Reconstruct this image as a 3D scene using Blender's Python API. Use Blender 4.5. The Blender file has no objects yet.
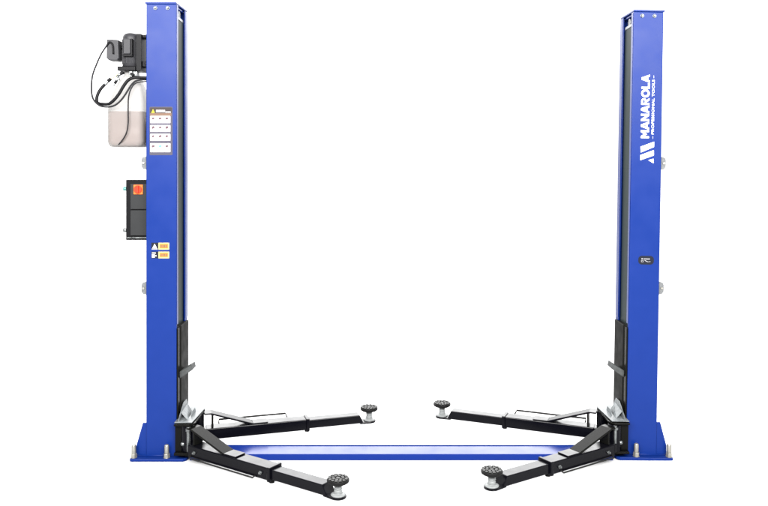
import bpy, bmesh, math, random
from mathutils import Matrix, Vector
R = math.radians
random.seed(7)
sc = bpy.context.scene
C = sc.collection

# ------------------------------------------------------------------ camera, world, lamps, exposure
cam = bpy.data.objects.new('camera', bpy.data.cameras.new('camera'))
C.objects.link(cam)
cam.location = (0, -5.0, 1.842)
cam.rotation_euler = (R(90), 0, 0)
cam.data.sensor_width = 36
cam.data.lens = 37.36
cam.data.shift_y = -0.1146
cam.data.clip_end = 400
sc.camera = cam

W = bpy.data.worlds.new('World'); sc.world = W; W.use_nodes = True
wn, wl = W.node_tree.nodes, W.node_tree.links
bgn = wn['Background']
tc = wn.new('ShaderNodeTexCoord')
sp = wn.new('ShaderNodeSeparateXYZ'); wl.new(tc.outputs['Generated'], sp.inputs[0])
def wmath(op, a, b=None):
    n = wn.new('ShaderNodeMath'); n.operation = op
    for i, v in enumerate((a, b)):
        if v is None: continue
        if isinstance(v, (int, float)): n.inputs[i].default_value = v
        else: wl.new(v, n.inputs[i])
    return n.outputs[0]
def wramp(v, pts):
    n = wn.new('ShaderNodeValToRGB'); wl.new(v, n.inputs[0])
    el = n.color_ramp.elements
    el[0].position, el[0].color = pts[0][0], (pts[0][1],) * 3 + (1,)
    el[1].position, el[1].color = pts[-1][0], (pts[-1][1],) * 3 + (1,)
    for p, c in pts[1:-1]:
        e = el.new(p); e.color = (c,) * 3 + (1,)
    return n.outputs[0]
# white studio: bright white backdrop behind the lift and overhead, dim room on the camera's side
yv = wmath('MULTIPLY_ADD', sp.outputs['Y'], 0.5); yv.node.inputs[2].default_value = 0.5
back = wramp(yv, [(0.0, 0.0), (0.45, 0.02), (0.62, 0.75), (0.75, 1.0), (1.0, 1.0)])          # 0 towards the camera's side, 1 behind
elev = wramp(sp.outputs['Z'], [(0.0, 0.11), (0.05, 0.13), (0.20, 0.36), (0.32, 0.95), (0.50, 1.0), (0.80, 0.45), (1.0, 0.35)])
tot = wmath('MULTIPLY_ADD', back, elev); tot.node.inputs[2].default_value = 0.028
wl.new(tot, bgn.inputs['Color'])
bgn.inputs['Strength'].default_value = 11.0

def area(name, loc, target, sx, sy, power, col=(1, 1, 1)):
    l = bpy.data.lights.new(name, 'AREA'); l.shape = 'RECTANGLE'; l.size = sx; l.size_y = sy
    l.energy = power; l.color = col
    o = bpy.data.objects.new(name, l); C.objects.link(o); o.location = loc
    o.rotation_euler = (Vector(target) - Vector(loc)).to_track_quat('-Z', 'Y').to_euler()
    return o
area('softbox', (0.1, -5.8, 4.1), (0.1, 0, 2.6), 8.5, 2.2, 3200, (1.0, 0.99, 0.98))

sc.view_settings.view_transform = 'Standard'
sc.view_settings.look = 'None'
sc.view_settings.exposure = 0
sc.view_settings.gamma = 1
try: sc.view_settings.use_curve_mapping = False
except Exception: pass
sc.cycles.max_bounces = 8

# ------------------------------------------------------------------ materials
def mat(name, col, rough=0.4, metal=0.0, spec=0.5, coat=0.0, bump=0.0, bscale=300, var=0.0, vscale=8, rvar=0.0):
    m = bpy.data.materials.new(name); m.use_nodes = True
    nt = m.node_tree; b = nt.nodes['Principled BSDF']
    b.inputs['Base Color'].default_value = (*col, 1)
    b.inputs['Roughness'].default_value = rough
    b.inputs['Metallic'].default_value = metal
    b.inputs['Specular IOR Level'].default_value = spec
    b.inputs['Coat Weight'].default_value = coat
    b.inputs['Coat Roughness'].default_value = 0.12
    t = nt.nodes.new('ShaderNodeTexCoord')
    if var or rvar:
        n = nt.nodes.new('ShaderNodeTexNoise'); n.inputs['Scale'].default_value = vscale; n.inputs['Detail'].default_value = 5
        nt.links.new(t.outputs['Object'], n.inputs['Vector'])
    if var:
        mx = nt.nodes.new('ShaderNodeMix'); mx.data_type = 'RGBA'
        mx.inputs[6].default_value = (*[c * (1 - var) for c in col], 1)
        mx.inputs[7].default_value = (*[min(1, c * (1 + var)) for c in col], 1)
        nt.links.new(n.outputs['Fac'], mx.inputs[0]); nt.links.new(mx.outputs[2], b.inputs['Base Color'])
    if rvar:
        r = nt.nodes.new('ShaderNodeMapRange')
        r.inputs['From Min'].default_value = .3; r.inputs['From Max'].default_value = .7
        r.inputs['To Min'].default_value = max(.02, rough - rvar); r.inputs['To Max'].default_value = rough + rvar
        nt.links.new(n.outputs['Fac'], r.inputs['Value']); nt.links.new(r.outputs[0], b.inputs['Roughness'])
    if bump:
        n2 = nt.nodes.new('ShaderNodeTexNoise'); n2.inputs['Scale'].default_value = bscale; n2.inputs['Detail'].default_value = 3
        nt.links.new(t.outputs['Object'], n2.inputs['Vector'])
        bp = nt.nodes.new('ShaderNodeBump'); bp.inputs['Strength'].default_value = bump; bp.inputs['Distance'].default_value = 0.002
        nt.links.new(n2.outputs['Fac'], bp.inputs['Height']); nt.links.new(bp.outputs[0], b.inputs['Normal'])
    return m

BLUE = mat('blue_powder_coat', (0.0014, 0.0110, 0.083), 0.37, spec=0.105, bump=0.05, bscale=90, var=0.06, rvar=0.04)
BLUEGLINT = mat('blue_edge_glint', (0.0018, 0.0105, 0.081), 0.28, spec=0.24, rvar=0.05)  # shinier copy of the blue, for the added edge highlight strips
BLUEG = mat('blue_gloss_steel', (0.0022, 0.0110, 0.088), 0.20, spec=0.076, var=0.05, rvar=0.05)
BLACK = mat('black_paint', (0.0012, 0.0012, 0.002), 0.20, spec=0.072, bump=0.012, bscale=160, rvar=0.05, vscale=14)
BLACKM = mat('black_matt_paint', (0.0025, 0.0025, 0.0022), 0.24, spec=0.034, rvar=0.06, vscale=20)
CARR = mat('carriage_black', (0.005, 0.005, 0.0045), 0.45, spec=0.015, rvar=0.08, vscale=15)
GALV = mat('galvanised_steel', (0.11, 0.117, 0.117), 0.30, metal=0.9, var=0.6, vscale=40, rvar=0.12)
SHEET = mat('galvanised_sheet', (0.085, 0.092, 0.095), 0.25, metal=0.0, spec=0.045, var=0.75, vscale=30, rvar=0.12, bump=0.3, bscale=40)
ZINC = mat('zinc_bolt', (0.20, 0.195, 0.175), 0.38, metal=0.7, var=0.25, vscale=60)
LUG = mat('dull_zinc', (0.075, 0.078, 0.080), 0.5, metal=0.0, spec=0.1, var=0.4, vscale=50)
SCREW = mat('bright_zinc', (0.115, 0.120, 0.120), 0.35, spec=0.10, var=0.25, vscale=60)
TREAD = mat('worn_rubber', (0.008, 0.008, 0.0075), 0.4, spec=0.09, var=0.9, vscale=120)
WIRE = mat('wire_steel', (0.010, 0.010, 0.0095), 0.45, spec=0.05)
HOOK = mat('hook_zinc', (0.032, 0.034, 0.034), 0.4, spec=0.05, var=0.5, vscale=40)
STRIP = mat('grey_cover_strip', (0.012, 0.017, 0.017), 0.34, spec=0.022, var=0.1, vscale=5)
RUBBER = mat('black_rubber', (0.004, 0.004, 0.004), 0.5, spec=0.05, bump=0.2, bscale=200, var=0.4, vscale=90)
MOTOR = mat('motor_grey', (0.018, 0.018, 0.020), 0.42, spec=0.12, var=0.12, vscale=30)
MOTORD = mat('motor_black', (0.0025, 0.0025, 0.003), 0.4, spec=0.06)
HOSE = mat('hose_rubber', (0.003, 0.003, 0.0035), 0.4, spec=0.06)
CABLE = mat('grey_cable', (0.008, 0.008, 0.009), 0.5, spec=0.06)
BRASS = mat('brass_tube', (0.35, 0.27, 0.14), 0.35, metal=0.7)
BOXG = mat('control_box_grey', (0.013, 0.0135, 0.014), 0.38, spec=0.08, var=0.1, vscale=14)
BOXD = mat('control_box_dark', (0.003, 0.003, 0.0035), 0.4, spec=0.06)
YELLOW = mat('switch_yellow', (0.36, 0.085, 0.018), 0.4, spec=0.08)
RED = mat('switch_red', (0.34, 0.022, 0.010), 0.35, spec=0.08)
WHITE = mat('white_print', (0.540, 0.540, 0.540), 0.5, spec=0.08)
LBLGREY = mat('label_grey', (0.032, 0.030, 0.042), 0.5, spec=0.08)
BADGEINK = mat('badge_ink', (0.17, 0.17, 0.18), 0.5, spec=0.06)
LBLDARK = mat('label_dark', (0.022, 0.018, 0.018), 0.5, spec=0.06)
LBLBROWN = mat('label_brown', (0.077, 0.047, 0.033), 0.5, spec=0.08)
LBLWHITE = mat('label_white', (0.275, 0.270, 0.275), 0.5, spec=0.08)
LBLYEL = mat('label_yellow', (0.275, 0.231, 0.011), 0.5, spec=0.08)
LBLORANGE = mat('label_orange', (0.275, 0.094, 0.017), 0.5, spec=0.08)
LBLCREAM = mat('label_cream', (0.264, 0.209, 0.088), 0.5, spec=0.08)
LBLBLACK = mat('label_black', (0.006, 0.007, 0.011), 0.4, spec=0.08)
INK = mat('label_ink', (0.055, 0.033, 0.039), 0.5, spec=0.08)
INKBLUE = mat('label_ink_blue', (0.055, 0.176, 0.248), 0.5, spec=0.08)
GREEN = mat('teal_knob', (0.02, 0.10, 0.09), 0.4)
OIL = mat('hydraulic_oil', (0.13, 0.052, 0.035), 0.3, spec=0.3, var=0.1, vscale=6)
FLOORM = mat('white_studio_floor', (0.46, 0.46, 0.46), 0.7, spec=0.05, var=0.01, vscale=2)

def tank_mat():
    m = bpy.data.materials.new('translucent_plastic'); m.use_nodes = True
    nt = m.node_tree; out = nt.nodes['Material Output']; b = nt.nodes['Principled BSDF']
    b.inputs['Base Color'].default_value = (0.25, 0.247, 0.24, 1); b.inputs['Specular IOR Level'].default_value = 0.15; b.inputs['Roughness'].default_value = 0.35
    tr = nt.nodes.new('ShaderNodeBsdfTranslucent'); tr.inputs[0].default_value = (0.36, 0.352, 0.342, 1)
    tp = nt.nodes.new('ShaderNodeBsdfTransparent'); tp.inputs[0].default_value = (0.93, 0.93, 0.92, 1)
    m1 = nt.nodes.new('ShaderNodeMixShader'); m1.inputs[0].default_value = 0.5
    m2 = nt.nodes.new('ShaderNodeMixShader'); m2.inputs[0].default_value = 0.32
    nt.links.new(b.outputs[0], m1.inputs[1]); nt.links.new(tr.outputs[0], m1.inputs[2])
    nt.links.new(m1.outputs[0], m2.inputs[1]); nt.links.new(tp.outputs[0], m2.inputs[2])
    nt.links.new(m2.outputs[0], out.inputs[0])
    return m
TANK = tank_mat()

# ------------------------------------------------------------------ mesh helpers
def box(bm, x0, x1, y0, y1, z0, z1):
    v = [bm.verts.new((x, y, z)) for x in (x0, x1) for y in (y0, y1) for z in (z0, z1)]
    for f in ((0, 1, 3, 2), (4, 6, 7, 5), (0, 4, 5, 1), (2, 3, 7, 6), (0, 2, 6, 4), (1, 5, 7, 3)):
        bm.faces.new([v[i] for i in f])
def prism(bm, poly, a0, a1, axis):
    """poly = 2-D outline; axis = the extruded axis ('x': poly is (y,z), 'y': (x,z), 'z': (x,y))"""
    def p(u, w, t):
        return {'x': (t, u, w), 'y': (u, t, w), 'z': (u, w, t)}[axis]
    A = [bm.verts.new(p(u, w, a0)) for u, w in poly]
    B = [bm.verts.new(p(u, w, a1)) for u, w in poly]
    n = len(poly)
    bm.faces.new(A[::-1]); bm.faces.new(B)
    for i in range(n):
        bm.faces.new((A[i], A[(i + 1) % n], B[(i + 1) % n], B[i]))
def cyl(bm, p0, p1, r0, r1=None, n=24):
    r1 = r0 if r1 is None else r1
    p0, p1 = Vector(p0), Vector(p1)
    q = (p1 - p0).to_track_quat('Z', 'Y')
    A, B = [], []
    for i in range(n):
        a = 2 * math.pi * i / n
        d = q @ Vector((math.cos(a), math.sin(a), 0))
        A.append(bm.verts.new(p0 + d * r0)); B.append(bm.verts.new(p1 + d * r1))
    bm.faces.new(A[::-1]); bm.faces.new(B)
    for i in range(n):
        f = bm.faces.new((A[i], A[(i + 1) % n], B[(i + 1) % n], B[i])); f.smooth = n > 8
def lathe(bm, cx, cy, prof, n=32, z0=0.0):
    rings = []
    for r, z in prof:
        rings.append([bm.verts.new((cx + r * math.cos(2 * math.pi * i / n), cy + r * math.sin(2 * math.pi * i / n), z0 + z)) for i in range(n)])
    bm.faces.new(rings[0][::-1]); bm.faces.new(rings[-1])
    for a, b in zip(rings, rings[1:]):
        for i in range(n):
            f = bm.faces.new((a[i], a[(i + 1) % n], b[(i + 1) % n], b[i])); f.smooth = True
def smooth_path(pts, sub=6):
    P = [Vector(p) for p in pts]; out = []
    for i in range(len(P) - 1):
        a, b, c, d = P[max(i - 1, 0)], P[i], P[i + 1], P[min(i + 2, len(P) - 1)]
        for k in range(sub):
            t = k / sub
            out.append(0.5 * ((2 * b) + (c - a) * t + (2 * a - 5 * b + 4 * c - d) * t * t + (3 * b - a - 3 * c + d) * t ** 3))
    out.append(P[-1]); return out
def tube(bm, pts, r, n=10, smooth=True, sub=6):
    P = smooth_path(pts, sub) if smooth else [Vector(p) for p in pts]
    rings = []; up = Vector((0, 0, 1))
    prev = None
    for i, p in enumerate(P):
        t = (P[min(i + 1, len(P) - 1)] - P[max(i - 1, 0)]).normalized()
        if prev is None:
            a = t.orthogonal().normalized()
        else:
            a = (prev - t * prev.dot(t)).normalized()
        prev = a; b = t.cross(a)
        rings.append([bm.verts.new(p + (a * math.cos(2 * math.pi * k / n) + b * math.sin(2 * math.pi * k / n)) * r) for k in range(n)])
    bm.faces.new(rings[0][::-1]); bm.faces.new(rings[-1])
    for A, B in zip(rings, rings[1:]):
        for k in range(n):
            f = bm.faces.new((A[k], A[(k + 1) % n], B[(k + 1) % n], B[k])); f.smooth = True
def hexbolt(bm, p, d, r, h, n=6):
    p, d = Vector(p), Vector(d).normalized()
    cyl(bm, p, p + d * h, r, r, n)

def build(name, bm, m, parent=None, sx=1, off=(0, 0, 0), bevel=0.0, label=None):
    """link the bmesh as one object; sx mirrors it, off shifts it into its parent's frame"""
    if sx < 0:
        bmesh.ops.scale(bm, vec=(-1, 1, 1), verts=bm.verts)
    bmesh.ops.translate(bm, vec=off, verts=bm.verts)
    bmesh.ops.recalc_face_normals(bm, faces=bm.faces)
    me = bpy.data.meshes.new(name); bm.to_mesh(me); bm.free()
    me.materials.append(m)
    o = bpy.data.objects.new(name, me); C.objects.link(o)
    if parent is not None: o.parent = parent
    if bevel:
        md = o.modifiers.new('bevel', 'BEVEL'); md.width = bevel; md.segments = 2
        md.limit_method = 'ANGLE'; md.angle_limit = R(40); md.harden_normals = False
    if label: o['label'] = label
    return o
def thing(name, label, cat, loc=(0, 0, 0), group=None, rot=(0, 0, 0)):
    o = bpy.data.objects.new(name, None); C.objects.link(o)
    o.empty_display_size = 0.1
    o.location = loc; o.rotation_euler = rot
    o['label'] = label; o['category'] = cat
    if group: o['group'] = group
    return o
B = bmesh.new
def text_obj(name, s, x0z, x1z, base_x, height, y, m, parent, bold=0.0, thick=0.0006):
    """raised lettering on a front face reading upward: from z=x0z to x1z, baseline at base_x, tops toward -x"""
    cu = bpy.data.curves.new(name, 'FONT'); cu.body = s; cu.offset = bold; cu.extrude = 0.02; cu.resolution_u = 3
    tmp = bpy.data.objects.new('tmp', cu); C.objects.link(tmp)
    dg = bpy.context.evaluated_depsgraph_get()
    me = bpy.data.meshes.new_from_object(tmp.evaluated_get(dg))
    bpy.data.objects.remove(tmp)
    xs = [v.co.x for v in me.vertices]; ys = [v.co.y for v in me.vertices]
    ax, bx, ay, by = min(xs), max(xs), min(ys), max(ys)
    for v in me.vertices:
        u = (v.co.x - ax) / (bx - ax); w = (v.co.y - ay) / (by - ay)
        v.co = (base_x - w * height, y + (thick if v.co.z > 0 else 0) * -1, x0z + u * (x1z - x0z))
    me.materials.clear(); me.materials.append(m)
    o = bpy.data.objects.new(name, me); C.objects.link(o); o.parent = parent
    return o

# ------------------------------------------------------------------ setting
bm = B(); box(bm, -30, 30, -30, 60, -0.2, 0.0)
fl = build('floor', bm, FLOORM); fl['kind'] = 'structure'
fl['label'] = 'seamless white studio floor under the lift'; fl['category'] = 'floor'

# ------------------------------------------------------------------ lift posts
PW = 0.190                     # post width
PD = 0.280                     # post depth
PH_TALL, PH_SHORT = 2.853, 2.808
LX, RX, LEAN = -1.3975, 1.621, R(0.95)

def make_post(s, cx, rot, label, PH):
    t = thing('lift_post', label, 'lift post', (cx, PD / 2 + (0.02 if s < 0 else 0), 0), 'the two posts of the car lift', (0, rot, 0))
    h = PW / 2
    def bl(name, bm, m, bevel=0.0, par=t, label=None):      # outer face is local x=-h before mirroring
        return build(name, bm, m, par, s, (0, -PD / 2, 0), bevel, label)
    # folded C channel, open towards the other post
    th = 0.009
    prof = [(-h, 0), (h, 0), (h, 0.022), (h - th, 0.022), (h - th, th), (-h + th, th), (-h + th, PD - th),
            (h - th, PD - th), (h - th, PD - 0.062), (h, PD - 0.062), (h, PD), (-h, PD)]
    bm = B(); prism(bm, prof, 0.018, PH, 'z'); bl('column', bm, BLUE, 0.006)
    # cap plate
    bm = B(); box(bm, -h - 0.006, h, -0.004, PD + 0.004, PH + 0.0005, PH + 0.0125); cap = bl('cap_plate', bm, BLUE, 0.002)
    # cap screws on the front
    for x in (-0.036, 0.041):
        bm = B(); 
        cyl(bm, (x * 1, 0.0, PH - 0.026), (x, -0.006, PH - 0.026), 0.012, 0.0115, 20)
        cyl(bm, (x * 1, -0.006, PH - 0.026), (x, -0.014, PH - 0.026), 0.010, 0.005, 20)
        bl('cap_screw', bm, GALV, 0.001)
    # cross plate and pulley inside the mouth at the top
    bm = B(); box(bm, -h + 0.02, h - 0.012, 0.0225, PD - 0.07, PH - 0.014, PH - 0.004)
    prism(bm, [(0.023, PH - 0.02), (PD - 0.07, PH - 0.02), (PD - 0.07, PH - 0.075), (0.023, PH - 0.055)], h - 0.05, h - 0.04, 'x')
    bl('head_plate', bm, BLUEG, 0.001)
    bm = B(); cyl(bm, (h - 0.035, 0.07, PH - 0.045), (h - 0.018, 0.07, PH - 0.045), 0.028, n=28)
    cyl(bm, (h - 0.035, 0.15, PH - 0.045), (h - 0.018, 0.15, PH - 0.045), 0.028, n=28)
    bl('pulley', bm, GALV, 0.002)
    # grey cover strip
    bm = B(); prism(bm, [(0.034, 0.75), (0.206, 0.75), (0.206, PH - 0.085), (0.034, PH - 0.08)], h - 0.016, h - 0.011, 'x')
    bl('cover_strip', bm, STRIP, 0.001)
    bm = B(); prism(bm, [(0.034, PH - 0.08), (0.206, PH - 0.085), (0.206, PH - 0.068), (0.034, PH - 0.063)], h - 0.018, h - 0.008, 'x')
    bl('strip_clamp', bm, GALV, 0.001)
    # base plate with cut inner corners
    bp = [(-h - 0.080, -0.057), (h + 0.056, -0.057), (h + 0.072, -0.042), (h + 0.085, 0.0), (h + 0.085, 0.30),
          (h + 0.056, 0.335), (-h - 0.080, 0.335), (-h - 0.088, 0.325), (-h - 0.088, -0.047)]
    bm = B(); prism(bm, bp, 0.0, 0.0175, 'z'); base = bl('base_plate', bm, BLUE, 0.002)
    # welded gussets
    for y in (0.004, PD - 0.014):
        bm = B(); prism(bm, [(-h - 0.0005, 0.018), (-h - 0.0005, 0.222), (-h - 0.022, 0.222), (-h - 0.064, 0.075), (-h - 0.064, 0.018)], y, y + 0.010, 'y')
        bl('gusset', bm, BLUE, 0.0015)
    # weld bead at the foot of the column
    bm = B(); tube(bm, [(-h - 0.06, -0.001, 0.0195), (h - 0.004, -0.001, 0.0195)], 0.004, 8, False); bl('weld_bead', bm, BLUE)
    # anchor bolts
    for x, y in ((-h - 0.068, -0.030), (h - 0.052, -0.032), (-h - 0.068, 0.308), (h - 0.052, 0.308), (h + 0.055, 0.25)):
        bm = B()
        lathe(bm, x, y, [(0.021, 0.0), (0.021, 0.003)], 20, 0.018)
        cyl(bm, (x, y, 0.021), (x, y, 0.043), 0.0195, n=6)
        cyl(bm, (x, y, 0.043), (x, y, 0.091), 0.0145, n=16)
        lathe(bm, x, y, [(0.0145, 0.0), (0.012, 0.006), (0.006, 0.009)], 16, 0.091)
        bl('anchor_bolt', bm, ZINC, 0.001)
    # galvanised cable lugs on the outer face
    for z in (1.855, 1.065):
        bm = B(); box(bm, -h - 0.006, -h - 0.0005, 0.012, 0.085, z - 0.042, z + 0.042)
        prism(bm, [(-h - 0.006, z + 0.041), (-h - 0.030, z + 0.034), (-h - 0.036, z + 0.020), (-h - 0.036, z - 0.022), (-h - 0.024, z - 0.038), (-h - 0.006, z - 0.038)], 0.020, 0.070, 'y')
        lg = bl('cable_lug', bm, LUG, 0.003)
        bm = B(); hexbolt(bm, (-h - 0.022, 0.0195, z), (0, -1, 0), 0.008, 0.007); bl('lug_bolt', bm, ZINC, 0, lg)
    # glossier strips added over the channel's lips to make a bright edge highlight
    bm = B(); box(bm, h + 0.0005, h + 0.003, 0.003, 0.034, 0.84, PH - 0.004); bl('front_lip_glint', bm, BLUEGLINT, 0.001)
    bm = B(); box(bm, h + 0.0005, h + 0.003, PD - 0.060, PD - 0.004, 0.84, PH - 0.004); bl('rear_lip_glint', bm, BLUEGLINT, 0.001)
    return t

left_post = make_post(1, LX, 0, 'blue lift post carrying the power unit and switch box', PH_TALL)
right_post = make_post(-1, RX, LEAN, 'blue lift post with white vertical lettering on its front', PH_SHORT)

# --- printed labels of the first post (its own local frame: front face at y=-PD/2)
FY = -PD / 2
def plate(bm, x0, x1, z0, z1, y, th=0.0006, r=0.0):
    if r <= 0:
        box(bm, x0, x1, y - th, y, z0, z1); return
    pts = []
    for cx, cz, a0 in ((x1 - r, z1 - r, 0), (x0 + r, z1 - r, 90), (x0 + r, z0 + r, 180), (x1 - r, z0 + r, 270)):
        for k in range(7):
            a = R(a0 + 15 * k); pts.append((cx + r * math.cos(a), cz + r * math.sin(a)))
    prism(bm, pts, y - th, y, 'y')
def lx(px): return (px - 384) / 159.4 - LX
def lz(py): return 1.842 - (py - 165) / 159.4

bm = B(); plate(bm, -0.0735, 0.0715, 1.904, 2.208, FY - 0.0002, 0.0006, 0.008)
lab = build('warning_label', bm, LBLGREY, left_post)
y1 = FY - 0.0010
bm = B(); plate(bm, -0.071, 0.068, 2.1685, 2.203, y1 + 0.0002, 0.0005, 0.005); build('header_panel', bm, LBLDARK, lab)
bm = B(); plate(bm, -0.069, 0.064, 2.150, 2.168, y1); build('header_band', bm, LBLBROWN, lab)
bm = B(); prism(bm, [(-0.062, 2.169), (-0.040, 2.169), (-0.051, 2.193)], y1 - 0.0006, y1, 'y'); build('warning_triangle', bm, LBLYEL, lab)
bm = B()
x = -0.032
for wd in (0.008, 0.007, 0.006, 0.008, 0.007, 0.006, 0.005):
    plate(bm, x, x + wd, 2.174, 2.188, y1); x += wd + 0.0015
plate(bm, x + .001, 0.060, 2.171, 2.178, y1)
build('header_print', bm, LBLWHITE, lab)
rows = [(2.105, 2.150), (2.050, 2.093), (1.994, 2.038), (1.923, 1.979)]
for i, (z0, z1) in enumerate(rows):
    bm = B(); plate(bm, -0.069, 0.058, z0, z1, y1, 0.0006, 0.003); rw = build('instruction_row', bm, LBLWHITE, lab)
    for k, x in enumerate((-0.050, -0.006, 0.036)):
        zc = z0 + (z1 - z0) * 0.68
        a, b = random.uniform(.008, .012), random.uniform(.006, .008)
        bm = B()
        prism(bm, [(x - a, zc - b), (x - a * .2, zc - b * 1.4), (x + a, zc - b * .5), (x + a * .5, zc + b), (x - a * .6, zc + b * .8)], y1 - 0.0014, y1 - 0.0008, 'y')
        build('pictogram', bm, INKBLUE if (i == 3 and k == 1) else INK, rw)
    bm = B()
    for k, x in enumerate((-0.050, -0.006, 0.036)):
        for q in range(2):
            zz = z0 + (z1 - z0) * (0.32 - 0.17 * q); ww = random.uniform(.010, .016)
            plate(bm, x - ww, x + ww, zz, zz + 0.0022, y1 - 0.0008)
    build('fine_print', bm, LBLGREY, rw)
# two small caution stickers
for z0, z1 in ((1.3105, 1.3545), (1.2565, 1.2985)):
    bm = B(); plate(bm, -0.062, -0.018, z0, z1, FY - 0.0002); st = build('caution_sticker', bm, LBLBLACK, left_post)
    bm = B()
    if z0 > 1.3:
        prism(bm, [(-0.056, z0 + 0.010), (-0.026, z0 + 0.010), (-0.041, z1 - 0.006)], y1 - 0.0006, y1, 'y')
        plate(bm, -0.060, -0.022, z0 + 0.002, z0 + 0.007, y1)
    else:
        plate(bm, -0.058, -0.040, z0 + 0.004, z1 - 0.016, y1); plate(bm, -0.058, -0.034, z1 - 0.012, z1 - 0.005, y1)
        plate(bm, -0.036, -0.030, z0 + 0.012, z0 + 0.020, y1)
    build('sticker_mark', bm, LBLWHITE, st)
    bm = B(); plate(bm, -0.0175, 0.050, z0, z1, FY - 0.0002, 0.0006, 0.002); so = build('notice_sticker', bm, LBLCREAM, left_post)
    bm = B(); plate(bm, -0.010, 0.043, z0 + 0.008, z1 - 0.007, y1, 0.0006, 0.004); build('notice_panel', bm, LBLORANGE, so)
    bm = B()
    for q in range(4):
        plate(bm, -0.003 + q * 0.011, 0.004 + q * 0.011, z0 + 0.014, z1 - 0.014, y1 - 0.0008)
    build('notice_print', bm, LBLBROWN, so)

# --- lettering and emblem of the second post (inner edge at local x=-PW/2)
e0 = -PW / 2
def ring(cx, cy, rx, ry, ix, iy, a0, a1, n):
    q = []
    for k in range(n):
        a, b = R(a0 + (a1 - a0) * k / n), R(a0 + (a1 - a0) * (k + 1) / n)
        q.append([(cx + ix * math.cos(a), cy + iy * math.sin(a)), (cx + rx * math.cos(a), cy + ry * math.sin(a)),
                  (cx + rx * math.cos(b), cy + ry * math.sin(b)), (cx + ix * math.cos(b), cy + iy * math.sin(b))])
    return q
def bar(x0, x1, y0, y1): return [(x0, y0), (x1, y0), (x1, y1), (x0, y1)]
GLYPH = {
    'M': (1.02, [bar(0, .24, 0, 1), bar(.78, 1.02, 0, 1), [(.24, .60), (.51, .22), (.51, .60), (.24, 1)], [(.78, .60), (.78, 1), (.51, .60), (.51, .22)]]),
    'A': (1.04, [[(0, 0), (.27, 0), (.52, .70), (.52, 1), (.38, 1)], [(1.04, 0), (.66, 1), (.52, 1), (.52, .70), (.77, 0)], [(.341, .2), (.699, .2), (.628, .4), (.412, .4)]]),
    'N': (.92, [bar(0, .24, 0, 1), bar(.68, .92, 0, 1), [(.24, .62), (.68, 0), (.68, .38), (.24, 1)]]),
    'R': (.88, [bar(0, .24, 0, 1), bar(.24, .50, .79, 1), bar(.24, .50, .34, .55)] + ring(.50, .67, .34, .33, .12, .12, -90, 90, 10)
          + [[(.58, 0), (.88, 0), (.62, .30), (.50, .34), (.34, .34)]]),
    'O': (1.06, ring(.53, .5, .53, .52, .27, .29, 0, 360, 28)),
    'L': (.72, [bar(0, .24, 0, 1), bar(.24, .72, 0, .21)]),
}
word, gap = 'MANAROLA', 0.07
total = sum(GLYPH[c][0] for c in word) + gap * (len(word) - 1)
k_ = (2.412 - 2.012) / total; pen = 0.0
bm = B()
for c in word:
    for poly in GLYPH[c][1]:
        prism(bm, [(e0 + 0.1085 - 0.0515 * v, 2.012 + (pen + u) * k_) for u, v in poly], FY - 0.0008, FY - 0.0002, 'y')
    pen += GLYPH[c][0] + gap
build('lettering', bm, WHITE, right_post)
text_obj('small_lettering', '\u2013 PROFESSIONAL TOOLS \u2013', 2.008, 2.408, e0 + 0.1395, 0.0155, FY - 0.0002, WHITE, right_post, bold=0.0)
bm = B()
for poly in ([(0.057, 1.957), (0.142, 1.990), (0.142, 1.957), (0.0595, 1.921)],
             [(0.057, 1.904), (0.141, 1.937), (0.142, 1.904), (0.057, 1.872)],
             [(0.107, 1.873), (0.140, 1.883), (0.141, 1.854)]):
    prism(bm, [(e0 + a, z) for a, z in poly], FY - 0.0008, FY - 0.0002, 'y')
build('emblem', bm, WHITE, right_post)
bm = B(); plate(bm, e0 + 0.055, e0 + 0.153, 1.215, 1.270, FY - 0.0002, 0.0006, 0.022); bd = build('oval_badge', bm, LBLBLACK, right_post)
bm = B()
plate(bm, e0 + 0.068, e0 + 0.078, 1.248, 1.260, y1, 0.0006, 0.004)
x = e0 + 0.083
for q in range(6):
    plate(bm, x, x + 0.0068, 1.249, 1.258, y1); x += 0.0085
plate(bm, e0 + 0.066, e0 + 0.083, 1.2385, 1.2410, y1); plate(bm, e0 + 0.066, e0 + 0.083, 1.2255, 1.2280, y1)
plate(bm, e0 + 0.066, e0 + 0.069, 1.2282, 1.2383, y1); plate(bm, e0 + 0.080, e0 + 0.083, 1.2282, 1.2383, y1)
prism(bm, [(e0 + 0.090, 1.241), (e0 + 0.097, 1.243), (e0 + 0.118, 1.230), (e0 + 0.138, 1.2325), (e0 + 0.138, 1.229), (e0 + 0.115, 1.226)], y1 - 0.0006, y1, 'y')
bc = Vector((e0 + 0.104, 0, 1.2425))
for v in bm.verts:
    v.co.x = bc.x + (v.co.x - bc.x) * 0.82; v.co.z = bc.z + (v.co.z - bc.z) * 0.72
build('badge_print', bm, BADGEINK, bd)

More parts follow.
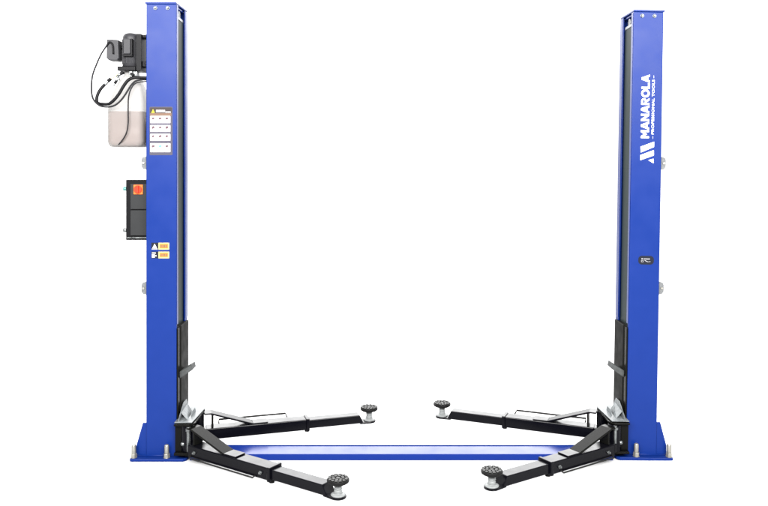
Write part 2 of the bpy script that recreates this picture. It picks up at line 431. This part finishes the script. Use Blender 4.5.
# ------------------------------------------------------------------ carriages sliding in the posts
def make_carriage(s, cx, rot, label):
    t = thing('lift_carriage', label, 'lift carriage', (cx, PD / 2 + (0.02 if s < 0 else 0), 0), 'the two lift carriages', (0, rot, 0))
    h = PW / 2
    def bl(name, bm, m, bevel=0.0, par=t):
        return build(name, bm, m, par, s, (0, -PD / 2, 0), bevel)
    bm = B()
    prism(bm, [(h - 0.026, 0.026), (h + 0.004, 0.026), (h + 0.004, 0.050), (h + 0.016, 0.058), (h + 0.016, 0.245), (h + 0.002, 0.250), (h + 0.002, 0.214), (h - 0.026, 0.214)], 0.07, 0.822, 'z')
    bl('slide_column', bm, CARR, 0.003)
    bm = B(); box(bm, h + 0.0005, h + 0.010, 0.004, 0.046, 0.235, 0.815); bl('edge_bar', bm, BLACKM, 0.002)
    # hub block with two yoke plates
    bm = B(); box(bm, h + 0.003, h + 0.064, -0.046, 0.265, 0.060, 0.225); bl('hub_block', bm, BLACKM, 0.003)
    for nm, z0, z1 in (('upper_yoke', 0.2255, 0.2375), ('lower_yoke', 0.0445, 0.0595)):
        poly = [(h + 0.003, -0.075)]
        for cy in (-0.030, 0.225):
            for k in range(9):
                a = R(-90 + 22.5 * k) if cy < 0 else R(-90 + 22.5 * k)
                if cy < 0 and a > 0.5: continue
                if cy > 0 and a < -0.5: continue
                poly.append((h + 0.080 + 0.048 * math.cos(a), cy + 0.048 * math.sin(a)))
        poly.append((h + 0.003, 0.273))
        bm = B(); prism(bm, poly, z0, z1, 'z'); bl(nm, bm, BLACKM, 0.002)
    # galvanised shroud: flat base sheet, rising flap and sloping leaf
    bm = B(); prism(bm, [(h + 0.003, -0.062), (h + 0.112, -0.062), (h + 0.128, 0.235), (h + 0.115, 0.272), (h + 0.030, 0.272), (h + 0.003, 0.06)], 0.2420, 0.2465, 'z')
    bl('shroud_base', bm, SHEET, 0.001)
    bm = B()
    prism(bm, [(-0.050, 0.247), (0.185, 0.247), (0.185, 0.296), (0.150, 0.330), (0.075, 0.330), (-0.045, 0.262)], h + 0.024, h + 0.028, 'x')
    bl('shroud_flap', bm, SHEET, 0.001)
    bm = B()
    v = [bm.verts.new(p) for p in ((h + 0.030, 0.17, 0.300), (h + 0.030, 0.01, 0.285), (h + 0.072, -0.01, 0.2475), (h + 0.064, 0.15, 0.2475))]
    w = [bm.verts.new((q.co.x - 0.004, q.co.y, q.co.z - 0.0)) for q in v]
    bm.faces.new(v); bm.faces.new(w[::-1])
    for i in range(4): bm.faces.new((v[i], v[(i + 1) % 4], w[(i + 1) % 4], w[i]))
    bl('shroud_leaf', bm, SHEET)
    bm = B(); prism(bm, [(0.05, 0.2475), (0.17, 0.2475), (0.15, 0.275), (0.075, 0.275)], h + 0.078, h + 0.082, 'x'); bl('shroud_rib', bm, SHEET, 0.001)
    # lock rod with its ball nut in front of the hub
    bm = B(); cyl(bm, (h + 0.093, -0.072, 0.070), (h + 0.093, -0.072, 0.222), 0.0115, n=16)
    cyl(bm, (h + 0.093, -0.072, 0.196), (h + 0.093, -0.072, 0.212), 0.018, n=18)
    bl('lock_rod', bm, GALV, 0.001)
    bm = B(); bmesh.ops.create_uvsphere(bm, u_segments=16, v_segments=10, radius=0.015, matrix=Matrix.Translation((h + 0.056, -0.060, 0.112)))
    for f in bm.faces: f.smooth = True
    bl('ball_nut', bm, GALV)
    # galvanised guide hook on the slide
    bm = B()
    P = [(h + 0.006, 0.532), (h + 0.040, 0.550), (h + 0.084, 0.578), (h + 0.092, 0.546), (h + 0.046, 0.514), (h + 0.010, 0.490)]
    prism(bm, P, 0.045, 0.135, 'y'); bl('guide_hook', bm, HOOK, 0.003)
    return t
make_carriage(1, LX, 0, 'black carriage low in the post that carries the power unit')
make_carriage(-1, RX, LEAN, 'black carriage low in the post with white vertical lettering')

# ------------------------------------------------------------------ swing arms
def make_arm(loc, ang, L, collar, hs, label):
    t = thing('swing_arm', label, 'lift arm', (loc[0], loc[1], 0), 'four telescopic swing arms', (0, 0, ang))
    def bl(name, bm, m, bevel=0.0, par=t): return build(name, bm, m, par, 1, (0, 0, 0), bevel)
    z0, z1 = 0.062, 0.128
    zb = 0.046
    # pivot barrel between the yokes
    bm = B(); cyl(bm, (0, 0, 0.0605), (0, 0, 0.2245), 0.040, n=28); bl('pivot_barrel', bm, BLACK, 0.002)
    # outer tube
    Z0, Z1 = 0.048, 0.120
    bm = B(); box(bm, 0.052, collar - 0.020, -0.048, 0.048, Z0, Z1)
    prism(bm, [(0.0, 0.062), (0.06, 0.062), (0.06, Z1 - 0.004), (0.0, Z1 - 0.004)], -0.036, 0.036, 'y')
    bl('outer_tube', bm, BLACK, 0.005)
    bm = B(); box(bm, collar - 0.022, collar, -0.054, 0.054, Z0 - 0.005, Z1 + 0.005); bl('collar', bm, BLACK, 0.004)
    bm = B(); cyl(bm, (collar - 0.012, 0.015, Z0 - 0.016), (collar - 0.012, 0.015, Z0 - 0.004), 0.016, n=16); 
    cyl(bm, (collar - 0.012, -0.02, Z0 - 0.016), (collar - 0.012, -0.02, Z0 - 0.004), 0.016, n=16); bl('stop_bolt', bm, BLACKM, 0.001)
    # inner tube with sloping cut end
    i0, i1 = Z0 + 0.007, Z1 - 0.008
    bm = B(); prism(bm, [(collar - 0.15, i0), (L - 0.050, i0), (L - 0.078, i1), (collar - 0.15, i1)], -0.040, 0.040, 'y')
    bl('inner_tube', bm, BLACK, 0.004)
    # end plate
    poly = [(L - 0.075, -0.039), ]
    for k in range(13):
        a = R(-90 + 15 * k); poly.append((L + 0.046 * math.cos(a), 0.046 * math.sin(a)))
    poly.append((L - 0.075, 0.039))
    bm = B(); prism(bm, poly, i0 - 0.006, i0 + 0.006, 'z'); bl('end_plate', bm, BLACK, 0.003)
    # screw pad
    zp = i0 + 0.0062
    bm = B()
    lathe(bm, L, 0, [(0.040, 0.0), (0.040, 0.006), (0.030, 0.010), (0.022, 0.0112), (0.022, 0.016), (0.024, 0.0165), (0.024, 0.018), (0.0205, 0.019),
                     (0.0205, 0.024), (0.0225, 0.0245), (0.0225, 0.026), (0.0205, 0.027), (0.0205, 0.036), (0.0225, 0.0365), (0.0225, 0.038), (0.0205, 0.039), (0.0205, 0.048), (0.0225, 0.0485), (0.0225, 0.050), (0.020, 0.051), (0.020, 0.064)], 28, zp)
    bl('pad_screw', bm, SCREW)
    pz = zp + 0.0642
    bm = B(); lathe(bm, L, 0, [(0.030, 0.0), (0.050, 0.002), (0.059, 0.008), (0.061, 0.013), (0.061, 0.022), (0.058, 0.026)], 40, pz)
    pad = bl('lift_pad', bm, RUBBER)
    # raised tread blocks round the pad's top
    bm = B()
    for ring, (r0, r1, n) in enumerate(((0.040, 0.056, 14), (0.020, 0.035, 8))):
        for k in range(n):
            a0, a1 = 2 * math.pi * (k + .14) / n, 2 * math.pi * (k + .86) / n
            poly = [(L + r0 * math.cos(a0), r0 * math.sin(a0)), (L + r1 * math.cos(a0), r1 * math.sin(a0)), (L + r1 * math.cos((a0 + a1) / 2), r1 * math.sin((a0 + a1) / 2)),
                    (L + r1 * math.cos(a1), r1 * math.sin(a1)), (L + r0 * math.cos(a1), r0 * math.sin(a1))]
            prism(bm, poly, pz + 0.0262, pz + 0.0312, 'z')
    cyl(bm, (L, 0, pz + 0.0262), (L, 0, pz + 0.030), 0.012, n=16)
    bl('pad_tread', bm, TREAD, 0.001, pad)
    # bent strap: hub top, slope, foot on the tube
    top_z, d0, d1, d2 = 0.219, 0.085, 0.355, 0.455
    if hs['strut']: d0 = 0.075
    tk = 0.007
    poly = [(0.038, top_z), (d0, top_z), (d1, Z1 + tk + 0.001), (d1, Z1 + 0.001), (d1 - 0.02, Z1 + 0.001), (d0 - 0.006, top_z - tk - 0.003), (0.038, top_z - tk - 0.003)]
    bm = B(); prism(bm, poly, -0.042, 0.042, 'y'); bl('strut', bm, BLACKM if hs['strut'] else BLACK, 0.002)
    bm = B(); box(bm, d1 + 0.0005, d2, -0.042, 0.042, Z1 + 0.001, Z1 + tk + 0.001); bl('strut_foot', bm, BLACK, 0.002)
    bm = B(); box(bm, 0.086, 0.098, -0.034, 0.034, Z1 + 0.0005, 0.2030); bl('web_plate', bm, BLACKM, 0.002)
    # galvanised bolts on the outward side
    hy = hs['side']
    for d in (0.115, collar - 0.07):
        bm = B(); hexbolt(bm, (d, hy * 0.0482, 0.085), (0, hy, 0), 0.011, 0.009); cyl(bm, (d, hy * 0.057, 0.085), (d, hy * 0.066, 0.085), 0.006, n=12); bl('side_bolt', bm, GALV, 0.001)
    # wire handle on the outward side
    a0, a1, zo = hs['h']
    up = hs['rise']
    pts = [(a0, hy * 0.047, zo), (a0 + 0.004, hy * (0.047 + hs['out']), zo + up), (a1 - 0.004, hy * (0.047 + hs['out']), zo + up), (a1, hy * 0.047, zo)]
    bm = B(); tube(bm, pts, 0.0048 if hs['strut'] else 0.0062, 8, False)
    if not hs['strut']: tube(bm, [(a0, hy * 0.0525, zo), (a1, hy * 0.0525, zo)], 0.0050, 8, False)
    bl('wire_handle', bm, hs['mat'])
    return t
hF = dict(h=(0.08, 0.62, 0.058), out=0.018, rise=-0.008, strut=True, mat=WIRE)
hR = dict(h=(0.14, 0.60, 0.112), out=0.058, rise=0.016, strut=False, mat=WIRE)
make_arm((-1.224, -0.030), R(-34.5), 1.185, 0.735, dict(hF, side=-1), 'front swing arm on the post that carries the power unit')
make_arm((-1.220, 0.225), R(17.0), 1.167, 0.735, dict(hR, side=1), 'rear swing arm on the post that carries the power unit')
make_arm((1.440, -0.022), R(180 + 33.5), 1.010, 0.605, dict(hF, side=1, h=(0.08, 0.52, 0.058)), 'front swing arm on the post with white vertical lettering')
make_arm((1.440, 0.245), R(180 - 22.2), 1.110, 0.665, dict(hR, side=-1, h=(0.12, 0.60, 0.112)), 'rear swing arm on the post with white vertical lettering')

# ------------------------------------------------------------------ floor beam between the posts
t = thing('cable_cover', 'long low blue steel cover beam across the floor between the two posts', 'cover beam', (0.11, 0.04, 0))
bm = B(); prism(bm, [(-0.074, 0.0), (-0.074, 0.040), (0.074, 0.040), (0.074, 0.0), (0.070, 0.0), (0.070, 0.036), (-0.070, 0.036), (-0.070, 0.0)], -1.322, 1.318, 'x')
build('cover_plate', bm, BLUEG, t, bevel=0.003)
bm = B(); box(bm, -1.322, 1.318, 0.0745, 0.078, 0.0, 0.0445); build('rear_flange', bm, BLUE, t, bevel=0.001)

# ------------------------------------------------------------------ hydraulic power unit on the first post's outer side
PU = (-1.625, 0.12, 1.957)
pu = thing('power_unit', 'grey electric motor over a translucent oil tank with black hoses, hung on the post', 'power unit', PU)
def pb(name, bm, m, bevel=0.0, par=pu, label=None):
    off = (-PU[0], -PU[1], -PU[2])
    return build(name, bm, m, par, 1, off, bevel, label)
bm = B(); lathe(bm, -1.625, 0.12, [(0.046, 2.470), (0.053, 2.474), (0.053, 2.655), (0.050, 2.672), (0.040, 2.684), (0.025, 2.688)], 40)
motor = pb('motor_housing', bm, MOTOR)
bm = B()
for k in range(28):
    a = 2 * math.pi * k / 28
    c, s_ = math.cos(a), math.sin(a)
    cyl(bm, (-1.625 + 0.0545 * c, 0.12 + 0.0545 * s_, 2.49), (-1.625 + 0.0545 * c, 0.12 + 0.0545 * s_, 2.645), 0.0022, n=6)
pb('cooling_fins', bm, MOTOR, 0, motor)
bm = B(); box(bm, -1.649, -1.606, 0.038, 0.085, 2.545, 2.642); pb('capacitor_cover', bm, MOTOR, 0.005, motor)
bm = B(); box(bm, -1.6055, -1.594, 0.043, 0.085, 2.538, 2.642); box(bm, -1.655, -1.594, 0.045, 0.085, 2.531, 2.5445); pb('cover_shadow', bm, MOTORD, 0.002, motor)  # dark L right of and below the cover, modelled in place of its shadow
bm = B(); box(bm, -1.692, -1.578, 0.055, 0.19, 2.442, 2.4695); pb('pump_flange', bm, MOTORD, 0.004)
bm = B(); box(bm, -1.574, -1.540, 0.055, 0.19, 2.440, 2.676); pb('mount_plate', bm, MOTORD, 0.003)
for z0, z1 in ((2.655, 2.672), (2.470, 2.505)):
    bm = B(); box(bm, -1.5395, -1.4935, 0.075, 0.17, z0, z1); hexbolt(bm, (-1.515, 0.075, (z0 + z1) / 2), (0, -1, 0), 0.010, 0.010); pb('mount_bracket', bm, MOTORD, 0.002)
# junction box
bm = B(); prism(bm, [(-1.757, 2.640), (-1.684, 2.636), (-1.680, 2.520), (-1.690, 2.504), (-1.745, 2.506), (-1.758, 2.522)], 0.045, 0.135, 'y')
jb = pb('junction_box', bm, MOTOR, 0.005)
bm = B(); tube(bm, [(-1.752, 0.040, 2.600), (-1.738, 0.040, 2.618), (-1.722, 0.040, 2.612), (-1.714, 0.040, 2.590), (-1.712, 0.040, 2.545)], 0.006, 8); pb('box_shade', bm, MOTORD, 0, jb)  # dark arc on the box front, standing in for shading
bm = B(); cyl(bm, (-1.681, 0.10, 2.594), (-1.667, 0.10, 2.594), 0.014, n=16); pb('cable_gland', bm, MOTORD, 0.002, jb)
# valve block, fittings
bm = B(); box(bm, -1.622, -1.604, 0.075, 0.12, 2.405, 2.4415); cyl(bm, (-1.590, 0.07, 2.418), (-1.590, 0.10, 2.418), 0.014, n=16); box(bm, -1.602, -1.575, 0.085, 0.13, 2.402, 2.4415); pb('valve_block', bm, GALV, 0.002)
bm = B(); cyl(bm, (-1.598, 0.045, 2.418), (-1.598, 0.085, 2.418), 0.011, n=14); pb('valve_cap', bm, MOTORD, 0.001)
bm = B(); cyl(bm, (-1.664, 0.05, 2.428), (-1.664, 0.085, 2.428), 0.010, n=14); pb('valve_cap', bm, MOTORD, 0.001)
bm = B(); cyl(bm, (-1.668, 0.075, 2.425), (-1.690, 0.060, 2.412), 0.009, n=14); cyl(bm, (-1.690, 0.06, 2.412), (-1.684, 0.055, 2.380), 0.010, n=14); cyl(bm, (-1.684, 0.055, 2.396), (-1.700, 0.050, 2.372), 0.008, n=14); pb('pipe_fitting', bm, GALV, 0.001)
bm = B(); tube(bm, [(-1.690, 0.058, 2.420), (-1.715, 0.050, 2.398), (-1.735, 0.045, 2.385)], 0.005, 8); pb('brass_pipe', bm, BRASS)
bm = B(); cyl(bm, (-1.728, 0.046, 2.389), (-1.748, 0.042, 2.372), 0.011, n=14); pb('hose_collar', bm, MOTORD, 0.001)
bm = B(); cyl(bm, (-1.694, 0.052, 2.378), (-1.706, 0.048, 2.358), 0.009, n=14); pb('hose_collar', bm, MOTORD, 0.001)
bm = B(); cyl(bm, (-1.748, 0.042, 2.372), (-1.762, 0.038, 2.350), 0.009, n=14); pb('hose_ferrule', bm, GALV, 0.001)
bm = B(); cyl(bm, (-1.706, 0.048, 2.358), (-1.714, 0.046, 2.346), 0.006, n=14); pb('hose_ferrule', bm, GALV, 0.001)
K = 156.3
def hp(px, py, y): return ((px) / 1000.0, y, py / 1000.0)
hose = [(-1762, 2350), (-1782, 2325), (-1798, 2293), (-1805, 2258), (-1796, 2232), (-1762, 2224), (-1724, 2226), (-1692, 2250), (-1662, 2288), (-1635, 2336), (-1608, 2374), (-1578, 2390), (-1540, 2394), (-1494, 2392)]
bm = B(); tube(bm, [hp(a, b, 0.030 - 0.035 * math.sin(math.pi * i / 13)) for i, (a, b) in enumerate(hose)], 0.0100, 12); pb('hydraulic_hose', bm, HOSE)
cable = [(-1752, 2600), (-1782, 2545), (-1811, 2470), (-1831, 2398), (-1833, 2310), (-1818, 2252), (-1776, 2213), (-1722, 2206), (-1678, 2220), (-1640, 2258), (-1612, 2304), (-1588, 2348), (-1556, 2376), (-1494, 2382)]
bm = B(); tube(bm, [hp(a, b, 0.040 - 0.055 * math.sin(math.pi * i / 13)) for i, (a, b) in enumerate(cable)], 0.0056, 10); pb('power_cable', bm, CABLE)
tb = [(-1494, 2372), (-1560, 2362), (-1590, 2325), (-1606, 2270), (-1609, 2190), (-1609, 2105), (-1622, 2040), (-1656, 1990), (-1695, 1962)]
bm = B(); tube(bm, [hp(a, b, y) for (a, b), y in zip(tb, (0.05, 0.03, 0.015, 0.012, 0.012, 0.012, 0.015, 0.025, 0.06))], 0.0042, 8); pb('breather_tube', bm, CABLE)
# tank: rounded plastic body with oil in it
def rr(hx, hy, n=8, rad=0.45):
    r = min(hx, hy) * rad; pts = []
    for cx, cy, a0 in ((hx - r, hy - r, 0), (-hx + r, hy - r, 90), (-hx + r, -hy + r, 180), (hx - r, -hy + r, 270)):
        for k in range(n):
            a = R(a0 + 90 * k / (n - 1)); pts.append((cx + r * math.cos(a), cy + r * math.sin(a)))
    return pts
def loft(bm, secs, cx, cy):
    rings = [[bm.verts.new((cx + dx + x, cy + y, z)) for x, y in rr(hx, hy)] for z, hx, hy, dx in secs]
    bm.faces.new(rings[0][::-1]); bm.faces.new(rings[-1])
    for a, b in zip(rings, rings[1:]):
        for i in range(len(a)):
            f = bm.faces.new((a[i], a[(i + 1) % len(a)], b[(i + 1) % len(a)], b[i])); f.smooth = True
bm = B(); loft(bm, [(1.957, 0.092, 0.075, 0), (1.960, 0.102, 0.085, 0), (1.972, 0.112, 0.095, 0), (1.995, 0.117, 0.1, 0), (2.185, 0.117, 0.1, 0), (2.235, 0.113, 0.097, 0.002), (2.30, 0.098, 0.085, 0.006),
                    (2.36, 0.076, 0.068, 0.012), (2.40, 0.055, 0.055, 0.015), (2.42, 0.042, 0.042, 0.018), (2.441, 0.040, 0.040, 0.018)], -1.6415, 0.135)
tank = pb('oil_tank', bm, TANK)
bm = B(); loft(bm, [(1.961, 0.088, 0.071, 0), (1.976, 0.106, 0.09, 0), (1.996, 0.112, 0.095, 0), (2.183, 0.112, 0.095, 0)], -1.6415, 0.135)
pb('oil_level', bm, OIL, 0, tank)

# ------------------------------------------------------------------ switch box on the first post's outer side
CB = (-1.575, 0.10, 1.362)
cb = thing('switch_box', 'dark grey electrical switch box with red rotary switch, on the post below the oil tank', 'switch box', CB)
cb.location.y += 0.06
def qb(name, bm, m, bevel=0.0, par=cb): return build(name, bm, m, par, 1, (-CB[0], -CB[1], -CB[2]), bevel)
bm = B(); box(bm, -1.650, -1.4935, 0.035, 0.17, 1.362, 1.748); qb('box_body', bm, BOXD, 0.004)
bm = B(); box(bm, -1.618, -1.4965, 0.022, 0.0348, 1.560, 1.722); qb('upper_door', bm, BOXG, 0.003)
bm = B(); box(bm, -1.618, -1.4965, 0.022, 0.0348, 1.392, 1.553); qb('lower_door', bm, BOXG, 0.003)
bm = B(); box(bm, -1.640, -1.4965, 0.018, 0.0348, 1.3745, 1.3815); qb('drip_rail', bm, GALV, 0.001)
bm = B(); box(bm, -1.596, -1.536, 0.014, 0.0218, 1.655, 1.716); sw = qb('rotary_switch', bm, YELLOW, 0.003)
bm = B(); cyl(bm, (-1.566, 0.0138, 1.687), (-1.566, 0.004, 1.687), 0.0255, n=28); qb('switch_disc', bm, RED, 0.002, sw)
bm = B()
box(bm, -1.573, -1.559, -0.008, 0.0038, 1.664, 1.710); qb('switch_grip', bm, RED, 0.003, sw)
for z, m in ((1.690, GREEN), (1.424, GALV)):
    bm = B(); cyl(bm, (-1.6505, 0.050, z), (-1.670, 0.050, z), 0.013, n=14); qb('side_knob', bm, m, 0.002)
